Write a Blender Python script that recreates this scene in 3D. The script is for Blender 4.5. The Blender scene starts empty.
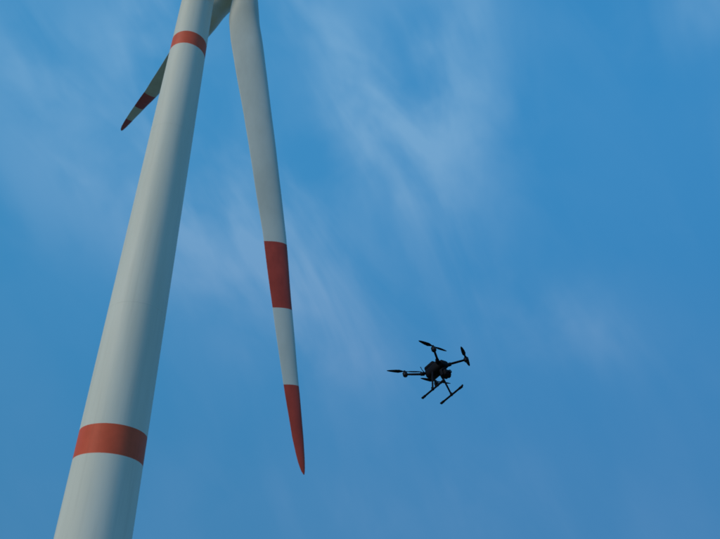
import bpy, bmesh, math, random
from mathutils import Vector, Matrix
random.seed(4)
sc = bpy.context.scene
S = 1.4           # world scale of the turbine
EYE = 1.7
P = math.radians(33.7)

# ------------------------------------------------------------------ helpers
def new_mat(name, base, rough=0.5, noise_amt=0.08, noise_scale=1.5, spec=0.4, stretch=(1,1,1), metallic=0.0, bump=0.0, stains=0.0):
    m = bpy.data.materials.new(name); m.use_nodes = True
    nt = m.node_tree; b = nt.nodes["Principled BSDF"]
    tc = nt.nodes.new("ShaderNodeTexCoord"); mp = nt.nodes.new("ShaderNodeMapping")
    mp.inputs["Scale"].default_value = stretch
    n = nt.nodes.new("ShaderNodeTexNoise"); n.inputs["Scale"].default_value = noise_scale
    n.inputs["Detail"].default_value = 6; n.inputs["Roughness"].default_value = 0.6
    r = nt.nodes.new("ShaderNodeValToRGB")
    r.color_ramp.elements[0].position = 0.3; r.color_ramp.elements[1].position = 0.75
    d = 1 - noise_amt*2
    r.color_ramp.elements[0].color = (base[0]*d, base[1]*d, base[2]*d*0.97, 1)
    r.color_ramp.elements[1].color = (min(1,base[0]*1.03), min(1,base[1]*1.03), min(1,base[2]*1.03), 1)
    nt.links.new(tc.outputs["Object"], mp.inputs[0]); nt.links.new(mp.outputs[0], n.inputs["Vector"])
    nt.links.new(n.outputs["Fac"], r.inputs[0])
    out = r.outputs[0]
    if stains:   # fine vertical grime runs
        mp2 = nt.nodes.new("ShaderNodeMapping"); mp2.inputs["Scale"].default_value = (3.0, 3.0, 0.10)
        n2 = nt.nodes.new("ShaderNodeTexNoise"); n2.inputs["Scale"].default_value = 1.0; n2.inputs["Detail"].default_value = 5
        mr = nt.nodes.new("ShaderNodeMapRange"); mr.inputs[1].default_value = 0.52; mr.inputs[2].default_value = 0.78
        mr.inputs[3].default_value = 1.0; mr.inputs[4].default_value = 1.0 - stains
        mx = nt.nodes.new("ShaderNodeMix"); mx.data_type = 'RGBA'; mx.blend_type = 'MULTIPLY'; mx.inputs[0].default_value = 1.0
        nt.links.new(tc.outputs["Object"], mp2.inputs[0]); nt.links.new(mp2.outputs[0], n2.inputs["Vector"])
        nt.links.new(n2.outputs["Fac"], mr.inputs[0]); nt.links.new(out, mx.inputs[6]); nt.links.new(mr.outputs[0], mx.inputs[7])
        out = mx.outputs[2]
    nt.links.new(out, b.inputs["Base Color"])
    b.inputs["Roughness"].default_value = rough
    b.inputs["Specular IOR Level"].default_value = spec
    b.inputs["Metallic"].default_value = metallic
    if bump:
        bp = nt.nodes.new("ShaderNodeBump"); bp.inputs["Strength"].default_value = bump
        nt.links.new(n.outputs["Fac"], bp.inputs["Height"]); nt.links.new(bp.outputs[0], b.inputs["Normal"])
    return m

def link(o, parent=None):
    sc.collection.objects.link(o)
    if parent: o.parent = parent
    return o

def mesh_obj(name, bm, mats, parent=None, smooth=True):
    bmesh.ops.recalc_face_normals(bm, faces=bm.faces)
    me = bpy.data.meshes.new(name); bm.to_mesh(me); bm.free()
    for m in mats: me.materials.append(m)
    if smooth:
        for p in me.polygons: p.use_smooth = True
    return link(bpy.data.objects.new(name, me), parent)

def empty(name, loc=(0,0,0)):
    e = bpy.data.objects.new(name, None); e.location = loc
    sc.collection.objects.link(e); return e

def frame(d):
    d = Vector(d).normalized()
    a = Vector((0,0,1)) if abs(d.z) < 0.9 else Vector((1,0,0))
    x = a.cross(d).normalized(); y = d.cross(x)
    return x, y, d

def tube(bm, pts, rads, seg=16, mat=0, cap=True):
    """tapered tube through points"""
    rings = []
    for i, p in enumerate(pts):
        p = Vector(p)
        if i == 0: d = Vector(pts[1]) - p
        elif i == len(pts)-1: d = p - Vector(pts[i-1])
        else: d = Vector(pts[i+1]) - Vector(pts[i-1])
        x, y, _ = frame(d)
        rings.append([bm.verts.new(p + (x*math.cos(t)+y*math.sin(t))*rads[i]) for t in [2*math.pi*k/seg for k in range(seg)]])
    for a, b in zip(rings, rings[1:]):
        for k in range(seg):
            f = bm.faces.new((a[k], a[(k+1)%seg], b[(k+1)%seg], b[k])); f.material_index = mat
    if cap:
        bm.faces.new(rings[0][::-1]).material_index = mat
        bm.faces.new(rings[-1]).material_index = mat

def box(bm, c, size, rot=None, bevel=0.0, mat=0, taper=None):
    g = bmesh.ops.create_cube(bm, size=1.0)
    vs = g['verts']
    for v in vs:
        v.co = Vector((v.co.x*size[0], v.co.y*size[1], v.co.z*size[2]))
        if taper and v.co.x > 0: v.co.y *= taper; v.co.z *= taper
    fs = list({f for v in vs for f in v.link_faces})
    if bevel:
        es = list({e for v in vs for e in v.link_edges})
        r = bmesh.ops.bevel(bm, geom=es, offset=bevel, segments=3, affect='EDGES', profile=0.5)
        vs = list({v for f in r['faces'] for v in f.verts} | {v for v in vs if v.is_valid})
        fs = list({f for v in vs for f in v.link_faces})
    M = Matrix.Translation(Vector(c)) @ (rot.to_4x4() if rot else Matrix.Identity(4))
    for v in vs: v.co = M @ v.co
    for f in fs: f.material_index = mat

# ------------------------------------------------------------------ materials
m_white = new_mat("tower_paint", (0.80, 0.82, 0.71), 0.55, 0.06, 0.5, 0.25, (1,1,0.12), stains=0.08)
m_red   = new_mat("red_band_paint", (0.80, 0.130, 0.060), 0.55, 0.07, 0.8, 0.2, stains=0.10)
m_blade = new_mat("blade_gelcoat", (0.64, 0.68, 0.61), 0.45, 0.10, 0.35, 0.3, (1,1,0.3))
m_bred  = new_mat("blade_red_paint_shaded", (0.54, 0.072, 0.042), 0.5, 0.16, 0.9, 0.2, (1,1,0.5))  # red paint set darker: shade on the blade underside put into the colour
m_grey  = new_mat("galvanised_steel", (0.35, 0.36, 0.37), 0.5, 0.1, 4, 0.5, metallic=0.6)
m_conc  = new_mat("concrete", (0.36, 0.35, 0.33), 0.9, 0.15, 1.2, 0.2, bump=0.2)
m_dark  = new_mat("door_paint", (0.12, 0.16, 0.15), 0.5, 0.05)
m_carbon= new_mat("carbon_black", (0.006, 0.006, 0.009), 0.6, 0.1, 30, 0.12)
m_body  = new_mat("dark_grey_plastic", (0.006, 0.006, 0.009), 0.65, 0.1, 40, 0.12)
m_lens  = new_mat("lens_glass", (0.006, 0.006, 0.01), 0.08, 0.0, 10, 0.7)
m_label = new_mat("motor_black", (0.010, 0.010, 0.013), 0.5, 0.1, 30, 0.2)

# ------------------------------------------------------------------ wind turbine
TX, TY = -12.42, 36.2
def W(x, y, z): return Vector((x*S, y*S, z*S+EYE))
turb = empty("wind_turbine", (TX*S, TY*S, 0))
def tl(v):  # world -> turbine local
    return Vector(v) - Vector((TX*S, TY*S, 0))

hub = W(-9.75, 37.65, 53.7)
n  = Vector((.858, .500, .104)).normalized()
d1 = Vector((7.45, -3.0, -41.7)).normalized()
d1 = (d1 - n*d1.dot(n)).normalized()
def rot_in_plane(v, a): return Matrix.Rotation(a, 3, n) @ v
d2 = rot_in_plane(d1, math.radians(120))
if d2.y < 0: d2, d3 = rot_in_plane(d1, math.radians(-120)), d2
else: d3 = rot_in_plane(d1, math.radians(-120))

# tower shell
def tr(h): return (1.735 - (h-9.0)*0.0146)*S
H_TOP = 51.9
z0 = -EYE/S
bands = [(12.5, 14.0), (42.4, 43.7)]
joints = [7.5, 21.0, 34.5, 48.0]
hs = set([z0+0.35, H_TOP])
for a, b in bands: hs |= {a, b}
k = z0+0.35
while k < H_TOP: hs.add(k); k += 1.5
hs = sorted(hs)
bm = bmesh.new(); SEG = 96
rings = []
for h in hs:
    rings.append([bm.verts.new(((tr(h))*math.cos(2*math.pi*i/SEG), tr(h)*math.sin(2*math.pi*i/SEG), h*S+EYE)) for i in range(SEG)])
for j in range(len(hs)-1):
    mid = (hs[j]+hs[j+1])/2
    mi = 1 if any(a <= mid <= b for a, b in bands) else 0
    for i in range(SEG):
        f = bm.faces.new((rings[j][i], rings[j][(i+1)%SEG], rings[j+1][(i+1)%SEG], rings[j+1][i])); f.material_index = mi
bm.faces.new(rings[-1])
mesh_obj("tower", bm, [m_white, m_red], turb)
# weld joints: thin proud rings
bm = bmesh.new()
for h in joints:
    r = tr(h)
    pr = [(-0.03, 0.001), (-0.02, 0.006), (0.02, 0.006), (0.03, 0.001)]
    rg = [[bm.verts.new(((r+o)*math.cos(2*math.pi*i/SEG), (r+o)*math.sin(2*math.pi*i/SEG), h*S+EYE+z)) for i in range(SEG)] for z, o in pr]
    for a, b in zip(rg, rg[1:]):
        for i in range(SEG): bm.faces.new((a[i], a[(i+1)%SEG], b[(i+1)%SEG], b[i]))
mesh_obj("section_joints", bm, [m_white], turb)
# foundation
bm = bmesh.new()
tube(bm, [(0,0,-0.3), (0,0,0.25), (0,0,0.42)], [4.6*1, 4.6, 4.2], 64)
mesh_obj("foundation", bm, [m_conc], turb, smooth=False)
# door, stair
bm = bmesh.new()
da = math.radians(-100); rd = tr(0.5)
R = Matrix.Rotation(da, 3, 'Z')
box(bm, R @ Vector((rd-0.02, 0, 1.75+0.6)), (0.24, 1.0, 2.2), R, 0.05)
box(bm, R @ Vector((rd+0.6, 0, 1.15)), (1.2, 1.3, 0.08), R, 0.01, 1)
for i in range(5):
    box(bm, R @ Vector((rd+1.35+0.28*i, 0, 1.0-0.18*i)), (0.27, 1.1, 0.04), R, 0.005, 1)
for s in (-0.6, 0.6):
    tube(bm, [R@Vector((rd+0.1,s,2.15)), R@Vector((rd+1.2,s,2.15)), R@Vector((rd+2.6,s,1.2))], [0.025]*3, 8, 1)
    for q in (0.15, 1.15): tube(bm, [R@Vector((rd+q,s,0.4)), R@Vector((rd+q,s,2.15))], [0.025]*2, 8, 1)
mesh_obj("door_and_steps", bm, [m_dark, m_grey], turb, smooth=False)

# nacelle
bm = bmesh.new()
side = Vector((0,0,1)).cross(n).normalized(); up = n.cross(side)
RN = Matrix((n, side, up)).transposed()
hl = tl(hub)
rr = []
prof = [(-9.2, .55), (-9.0, .85), (-8.2, 1.0), (-4, 1.06), (-2.2, 1.0), (-1.45, .82), (-1.4, .6)]
NS = 40
for x, s in prof:
    ring = []
    for i in range(NS):
        t = 2*math.pi*i/NS; e = 0.5
        cx = math.copysign(abs(math.cos(t))**e, math.cos(t)); sx = math.copysign(abs(math.sin(t))**e, math.sin(t))
        ring.append(bm.verts.new(hl + (n*x + side*cx*1.55*s + up*(sx*1.6*s + 0.15))*S))
    rr.append(ring)
for a, b in zip(rr, rr[1:]):
    for i in range(NS): bm.faces.new((a[i], a[(i+1)%NS], b[(i+1)%NS], b[i]))
bm.faces.new(rr[0]); bm.faces.new(rr[-1])
box(bm, hl + (n*-7.6 + up*2.05)*S, (1.6*S, 2.2*S, 0.5*S), RN, 0.08)
tube(bm, [hl + (n*-8.2+up*1.7)*S, hl + (n*-8.2+up*3.4)*S], [0.05,0.03], 8)
tube(bm, [hl + (n*-8.2+up*3.3+side*-.4)*S, hl + (n*-8.2+up*3.3+side*.4)*S], [0.03,0.03], 8)
mesh_obj("nacelle", bm, [m_white], turb)
bm = bmesh.new()
tube(bm, [(0,0,H_TOP*S+EYE-0.02), (0,0,H_TOP*S+EYE+0.9)], [tr(H_TOP)*0.96]*2, 64)
mesh_obj("yaw_bearing", bm, [m_grey], turb)
# spinner
bm = bmesh.new()
sp = [(-1.35, 1.12), (-1.2, 1.2), (0, 1.28), (.8, 1.18), (1.4, .9), (1.8, .5), (1.93, .12)]
tube(bm, [hl + n*a*S for a, _ in sp], [r*S for _, r in sp], 48)
mesh_obj("hub_spinner", bm, [m_white], turb)

# blades
L = 43.0
seg_l = L/9.02
def interp(tab, x):
    for (a, b), (c, d) in zip(tab, tab[1:]):
        if x <= c:
            t = (x-a)/(c-a); t = t*t*(3-2*t)*0.3 + t*0.7
            return b + (d-b)*t
    return tab[-1][1]
chord_t = [(0.6,1.74),(2.2,1.86),(3.6,2.05),(6,2.32),(9,2.42),(12,2.30),(18,1.98),(24,1.70),(29,1.43),(34,1.13),(38.5,.84),(41,.62),(42.2,.42),(42.8,.22),(43.0,.05)]
thick_t = [(0.6,1.0),(2.2,.97),(3.6,.78),(6,.5),(9,.36),(14,.27),(25,.20),(43.6,.15)]
twist_t = [(0.6,14),(6,13),(12,9),(20,5),(30,2),(43.6,0)]
sweep_t = [(0.6,0),(3,.14),(8,.26),(20,.34),(28,.30),(33,.12),(38,-.02),(43.35,-.14)]
def blade(d, name, pitch):
    bm = bmesh.new(); N = 40
    X = (n - d*n.dot(d)).normalized(); Y = d.cross(X)
    rs = [0.6 + i*(L-0.6)/90 for i in range(91)]
    marks = [L-seg_l, L-2*seg_l, L-3*seg_l]
    rs = sorted(set(rs + marks + [42.4, 42.7, 42.85, 42.94]))
    rings = []
    for r in rs:
        c = interp(chord_t, r); th = interp(thick_t, r)
        bl = min(1, max(0, (r-2.0)/5.0)); bl = bl*bl*(3-2*bl)
        tw = math.radians(interp(twist_t, r) + pitch)
        pre = 0.9*(r/L)**2.2*0.3 + interp(sweep_t, r)
        ring = []
        for i in range(N):
            t = 2*math.pi*i/N
            cx, cy = 0.5*math.cos(t), 0.5*math.sin(t)*1.0
            u = 0.5 - 0.5*math.cos(t)   # 0 at LE
            yt = 5*(0.2969*math.sqrt(max(u,0)) - 0.1260*u - 0.3516*u*u + 0.2843*u**3 - 0.1015*u**4)
            ay = yt*th*(1 if t < math.pi else -0.75) + 0.03*math.sin(math.pi*u)
            ax = 0.32 - u
            x = (cx*(1-bl) + ax*bl)*c
            y = (cy*(1-bl) + ay*bl)*c
            xr = x*math.cos(tw) - y*math.sin(tw); yr = x*math.sin(tw) + y*math.cos(tw)
            ring.append(bm.verts.new(hl + (d*r + X*(xr) + Y*yr + n*pre)*S))
        rings.append(ring)
    for j in range(len(rs)-1):
        mid = (rs[j]+rs[j+1])/2; q = (L-mid)/seg_l
        mi = 1 if (q < 1 or 2 < q < 3) else 0
        for i in range(N):
            f = bm.faces.new((rings[j][i], rings[j][(i+1)%N], rings[j+1][(i+1)%N], rings[j+1][i])); f.material_index = mi
    bm.faces.new(rings[0]); bm.faces.new(rings[-1])
    return mesh_obj(name, bm, [m_blade, m_bred], turb)
blade(d1, "rotor_blade_a", 0); blade(d2, "rotor_blade_b", 0); blade(d3, "rotor_blade_c", 0)

# ------------------------------------------------------------------ drone
drone = empty("quadcopter_drone", (0,0,0))
def dpart(name, bm, mats, smooth=True):
    return mesh_obj(name, bm, mats, drone, smooth)
# local: +x = nose, z up
bm = bmesh.new()
box(bm, (0.0, 0, 0.02), (0.32, 0.19, 0.16), None, 0.055)
box(bm, (0.15, 0, 0.01), (0.12, 0.15, 0.11), None, 0.035)
box(bm, (-0.05, 0, 0.11), (0.20, 0.16, 0.07), None, 0.025)       # batteries
box(bm, (0.04, 0, 0.105), (0.05, 0.07, 0.035), None, 0.01)
dpart("fuselage", bm, [m_body])
mot = [(0.34, 0.32), (0.33, -0.31), (-0.32, 0.31), (-0.32, -0.31)]
bm = bmesh.new(); bmm = bmesh.new()
for (x, y) in mot:
    sx = math.copysign(1, x); sy = math.copysign(1, y)
    tube(bm, [(0.12*sx, 0.06*sy, 0.03), (0.2*sx, 0.14*sy, 0.04), (x, y, 0.07)], [0.022, 0.017, 0.015], 12)
    tube(bm, [(0.15*sx, 0.09*sy, 0.03), (0.19*sx, 0.135*sy, 0.038)], [0.030, 0.027], 12)
    tube(bmm, [(x,y,0.035),(x,y,0.05),(x,y,0.095),(x,y,0.11)], [0.028,0.036,0.036,0.018], 20)
    tube(bmm, [(x,y,0.11),(x,y,0.128)], [0.012,0.009], 12)
dpart("arms", bm, [m_carbon]); dpart("motors", bmm, [m_label])
def prop(x, y, ang):
    bm = bmesh.new()
    a = math.radians(ang)
    for s in (0, math.pi):
        c, sn = math.cos(a+s), math.sin(a+s)
        st = [(0.015,.020,0),(0.05,.036,20),(0.09,.056,18),(0.15,.052,13),(0.21,.040,9),(0.25,.028,7),(0.275,.010,6)]
        prev = None
        for r, w, tw in st:
            t = math.radians(tw); h = w/2
            pts = []
            for (u, v) in ((-h, 0), (0, 0.004), (h, 0), (0, -0.003)):
                lx, ly, lz = r, u*math.cos(t), u*math.sin(t)+v+0.06*(r)**2
                pts.append(bm.verts.new((x + lx*c - ly*sn, y + lx*sn + ly*c, 0.122 + lz)))
            if prev:
                for k in range(4): bm.faces.new((prev[k], prev[(k+1)%4], pts[(k+1)%4], pts[k]))
            else: bm.faces.new(pts)
            prev = pts
        bm.faces.new(prev)
    tube(bm, [(x,y,0.112),(x,y,0.132)], [0.020,0.016], 12)
    return bm
YAW = -52
world_dirs = {0: 72, 1: 40, 2: 30, 3: 18}   # where each propeller points
for i, (x, y) in enumerate(mot):
    dpart("propeller_%d" % (i+1), prop(x, y, world_dirs[i]-YAW), [m_carbon], False)
# landing gear
bm = bmesh.new()
for s in (-1, 1):
    tube(bm, [(0.0, 0.07*s, -0.02), (0.0, 0.12*s, -0.15), (0.0, 0.18*s, -0.36)], [0.018,0.014,0.012], 12)
    tube(bm, [(-0.24, 0.18*s, -0.355), (-0.22, 0.18*s, -0.365), (0.22, 0.18*s, -0.365), (0.25, 0.18*s, -0.35)], [0.012,0.014,0.014,0.012], 12)
    for q in (-0.2, 0.2): tube(bm, [(q-0.03,0.18*s,-0.365),(q+0.03,0.18*s,-0.365)], [0.018,0.018], 12)
    tube(bm, [(0.0, 0.18*s, -0.33), (0.0, 0.18*s, -0.375)], [0.018,0.020], 12)
dpart("landing_gear", bm, [m_carbon])
# gimbal camera
bm = bmesh.new()
tube(bm, [(0.15,0,-0.02),(0.15,0,-0.085)], [0.035,0.035], 20)
box(bm, (0.15, 0.0, -0.095), (0.06, 0.15, 0.025), None, 0.008)
for s in (-1, 1): box(bm, (0.15, 0.073*s, -0.14), (0.045, 0.018, 0.10), None, 0.006)
box(bm, (0.155, 0, -0.155), (0.12, 0.115, 0.095), None, 0.02)
tube(bm, [(0.21,0.022,-0.15),(0.235,0.022,-0.15)], [0.028,0.028], 20)
tube(bm, [(0.21,-0.030,-0.165),(0.228,-0.030,-0.165)], [0.018,0.018], 20)
tube(bm, [(0.236,0.022,-0.15),(0.238,0.022,-0.15)], [0.022,0.020], 20, 1)
dpart("gimbal_camera", bm, [m_body, m_lens])
# antennas and RTK
bm = bmesh.new()
for s in (-1, 1):
    tube(bm, [(-0.14, 0.07*s, 0.02), (-0.18, 0.085*s, 0.12), (-0.19, 0.09*s, 0.18)], [0.007,0.006,0.006], 8)
tube(bm, [(0.08,0,0.07),(0.08,0,0.12),(0.08,0,0.135)], [0.02,0.022,0.012], 16)
box(bm, (-0.02, 0, -0.07), (0.09, 0.06, 0.03), None, 0.008)
dpart("antennas", bm, [m_body])
dz = 10.85
cpx, cpy = 436.5, 371.5
vx, vy = (cpx-360)/750*dz, (270-cpy)/750*dz
drone.location = (vx, dz*math.cos(P) - vy*math.sin(P), dz*math.sin(P) + vy*math.cos(P) + EYE)
Rw = Matrix.Rotation(math.radians(-10), 3, 'Y') @ Matrix.Rotation(math.radians(-9), 3, 'X') @ Matrix.Rotation(math.radians(YAW), 3, 'Z')
drone.rotation_euler = Rw.to_euler()

# ------------------------------------------------------------------ ground
gm = bpy.data.materials.new("field_grass"); gm.use_nodes = True
nt = gm.node_tree; b = nt.nodes["Principled BSDF"]; b.inputs["Roughness"].default_value = 0.95
tc = nt.nodes.new("ShaderNodeTexCoord"); no = nt.nodes.new("ShaderNodeTexNoise"); no.inputs["Scale"].default_value = 0.06; no.inputs["Detail"].default_value = 12
rp = nt.nodes.new("ShaderNodeValToRGB"); rp.color_ramp.elements[0].position = .35; rp.color_ramp.elements[1].position = .7
rp.color_ramp.elements[0].color = (0.09,0.11,0.04,1); rp.color_ramp.elements[1].color = (0.24,0.19,0.10,1)
nt.links.new(tc.outputs["Object"], no.inputs["Vector"]); nt.links.new(no.outputs["Fac"], rp.inputs[0]); nt.links.new(rp.outputs[0], b.inputs["Base Color"])
bm = bmesh.new()
bmesh.ops.create_grid(bm, x_segments=60, y_segments=60, size=6000)
mesh_obj("ground", bm, [gm], None, False)
m_grav = new_mat("gravel", (0.34,0.31,0.27), 0.95, 0.2, 3.0, 0.1, bump=0.4)
bm = bmesh.new()
pts = []
for i in range(48):
    t = 2*math.pi*i/48
    e = 0.35
    x = math.copysign(abs(math.cos(t))**e, math.cos(t))*24 + random.uniform(-.4,.4); y = math.copysign(abs(math.sin(t))**e, math.sin(t))*20 + random.uniform(-.4,.4)
    pts.append(bm.verts.new((TX*S + 6 + x, TY*S - 8 + y, 0.004)))
bm.faces.new(pts)
mesh_obj("gravel_pad", bm, [m_grav], None, False)
bm = bmesh.new()
prev = None
for i in range(60):
    y = 24 - i*5.0
    xc = TX*S + 10 + 3*math.sin(i*0.25)
    a = bm.verts.new((xc-2.2, y, 0.008)); c = bm.verts.new((xc+2.2, y, 0.008))
    if prev: bm.faces.new((prev[0], prev[1], c, a))
    prev = (a, c)
mesh_obj("access_track", bm, [m_grav], None, False)

# ------------------------------------------------------------------ sky
def lin(c):
    return tuple(((v/255)/12.92 if v/255 <= 0.04045 else ((v/255+0.055)/1.055)**2.4) for v in c)
SUN_EL, SUN_AZ = 33, 228     # azimuth measured clockwise from +Y
BG = 0.1
w = bpy.data.worlds.new("World"); sc.world = w; w.use_nodes = True
try:
    w.cycles.sampling_method = 'MANUAL'; w.cycles.sample_map_resolution = 256
except Exception as e: print(e)
nt = w.node_tree; N_ = nt.nodes; K = nt.links
bgn = N_["Background"]; bgn.inputs["Strength"].default_value = BG
sky = N_.new("ShaderNodeTexSky"); sky.sky_type = 'NISHITA'; sky.sun_disc = False
sky.sun_elevation = math.radians(SUN_EL); sky.sun_rotation = math.radians(SUN_AZ)
sky.dust_density = 1.0; sky.ozone_density = 2.0
tc = N_.new("ShaderNodeTexCoord")
def M(op, a, b=None, c=None, clamp=False):
    n_ = N_.new("ShaderNodeMath"); n_.operation = op; n_.use_clamp = clamp
    for i, v in enumerate((a, b, c)):
        if v is None: continue
        if isinstance(v, (int, float)): n_.inputs[i].default_value = v
        else: K.new(v, n_.inputs[i])
    return n_.outputs[0]
def DOT(v):
    n_ = N_.new("ShaderNodeVectorMath"); n_.operation = 'DOT_PRODUCT'
    K.new(tc.outputs["Generated"], n_.inputs[0]); n_.inputs[1].default_value = v
    return n_.outputs["Value"]
def MIX(f, a, b):
    n_ = N_.new("ShaderNodeMix"); n_.data_type = 'RGBA'
    if isinstance(f, float): n_.inputs[0].default_value = f
    else: K.new(f, n_.inputs[0])
    for i, v in ((6, a), (7, b)):
        if isinstance(v, tuple): n_.inputs[i].default_value = (v[0], v[1], v[2], 1)
        else: K.new(v, n_.inputs[i])
    return n_.outputs[2]
east = DOT((1,0,0)); upc = DOT((0,-math.sin(P),math.cos(P))); fw = DOT((0,math.cos(P),math.sin(P)))
elev = DOT((0,0,1))
def sc3(c, k=1.0/BG): return tuple(x*k for x in lin(c))
rampf = N_.new("ShaderNodeMapRange"); rampf.interpolation_type = 'SMOOTHSTEP'
K.new(elev, rampf.inputs[0]); rampf.inputs[1].default_value = 0.12; rampf.inputs[2].default_value = 0.75
g1 = MIX(rampf.outputs[0], sc3((58,118,166)), sc3((50,142,202)))
azf = N_.new("ShaderNodeMapRange"); azf.interpolation_type = 'SMOOTHSTEP'
K.new(east, azf.inputs[0]); azf.inputs[1].default_value = -0.5; azf.inputs[2].default_value = 0.5
g2 = MIX(azf.outputs[0], sc3((58,140,190)), sc3((52,130,190)))
clear = MIX(0.42, g1, g2)
base = MIX(0.08, clear, sky.outputs[0])
ang = math.radians(62)
ca, sa = math.cos(ang), math.sin(ang)
along = M('ADD', M('MULTIPLY', east, ca), M('MULTIPLY', upc, -sa))
across = M('ADD', M('MULTIPLY', east, sa), M('MULTIPLY', upc, ca))
def noise(sa_, sb_, scale, detail, rough, dist, off):
    cmb = N_.new("ShaderNodeCombineXYZ")
    K.new(M('MULTIPLY_ADD', along, sa_, off), cmb.inputs[0]); K.new(M('MULTIPLY', across, sb_), cmb.inputs[1]); K.new(fw, cmb.inputs[2])
    n_ = N_.new("ShaderNodeTexNoise"); n_.inputs["Scale"].default_value = scale; n_.inputs["Detail"].default_value = detail
    n_.inputs["Roughness"].default_value = rough; n_.inputs["Distortion"].default_value = dist
    K.new(cmb.outputs[0], n_.inputs["Vector"]); return n_.outputs["Fac"]
n1 = noise(1.0, 3.0, 3.6, 4, 0.5, 0.5, 3.1)
n2 = noise(1.0, 1.25, 6.0, 4, 0.5, 0.3, 7.7)
def sm(x, a, b_):
    n_ = N_.new("ShaderNodeMapRange"); n_.interpolation_type = 'SMOOTHSTEP'
    K.new(x, n_.inputs[0]); n_.inputs[1].default_value = a; n_.inputs[2].default_value = b_; return n_.outputs[0]
s1 = sm(n1, 0.38, 0.70); s2 = sm(n2, 0.34, 0.70)
tex = M('ADD', M('MULTIPLY', s1, 0.6), M('MULTIPLY', s2, 0.5))
def blob(px, py, a, b_, deg, amp):
    v = Vector(((px-360), (270-py), 750)); v.normalize()
    t = math.radians(deg); c_, s_ = math.cos(t), math.sin(t)
    dx = M('SUBTRACT', east, v.x); dy = M('SUBTRACT', upc, v.y)
    u_ = M('ADD', M('MULTIPLY', dx, c_/(a/750)), M('MULTIPLY', dy, s_/(a/750)))
    w_ = M('ADD', M('MULTIPLY', dx, -s_/(b_/750)), M('MULTIPLY', dy, c_/(b_/750)))
    e = M('ADD', M('MULTIPLY', u_, u_), M('MULTIPLY', w_, w_))
    return M('MULTIPLY', M('POWER', 2.71828, M('MULTIPLY', e, -1.0)), amp)
blobs = [(350,70,140,55,-65,1.0), (450,50,100,45,-80,.75), (240,230,150,75,-50,1.0), (325,310,80,35,-50,.8), (75,185,120,65,-30,.75),
         (50,60,140,60,-20,.4), (155,15,60,40,0,.7), (555,325,70,40,-10,.6), (430,200,120,80,-60,.35), (400,500,200,50,0,.2), (690,10,80,30,0,.35)]
tot = None
for bb in blobs:
    o = blob(*bb); tot = o if tot is None else M('ADD', tot, o)
tot = M('ADD', tot, 0.10)
fac = M('MULTIPLY', M('MULTIPLY', M('ADD', tex, 0.12), tot), 0.85, None, True)
fac = M('MINIMUM', fac, 0.8)
cloudc = MIX(sm(upc, -0.25, 0.3), sc3((112,153,196)), sc3((126,174,212)))
fin = MIX(fac, base, cloudc)
K.new(fin, bgn.inputs["Color"])

sd = bpy.data.lights.new("sun", 'SUN'); sd.energy = 1.4; sd.angle = math.radians(12); sd.color = (1.0, 0.87, 0.70)
so = bpy.data.objects.new("sun", sd); sc.collection.objects.link(so)
az = math.radians(SUN_AZ); el = math.radians(SUN_EL)
sv = Vector((math.sin(az)*math.cos(el), math.cos(az)*math.cos(el), math.sin(el)))
so.rotation_euler = sv.to_track_quat('Z', 'Y').to_euler(); so.location = (0,0,150)

# ------------------------------------------------------------------ camera
cd = bpy.data.cameras.new("camera"); cd.sensor_width = 36; cd.lens = 37.5; cd.clip_end = 20000
cd.dof.use_dof = True; cd.dof.focus_distance = 4.5; cd.dof.aperture_fstop = 6.5   # phone focus slightly short: soft edges
co = bpy.data.objects.new("camera", cd); sc.collection.objects.link(co)
co.location = (0,0,EYE)
co.rotation_euler = (Matrix.Rotation(math.radians(90)+P, 3, 'X') @ Matrix.Rotation(math.radians(0.2), 3, 'Z')).to_euler()
sc.camera = co
sc.view_settings.view_transform = 'Standard'; sc.view_settings.look = 'None'; sc.view_settings.exposure = 0
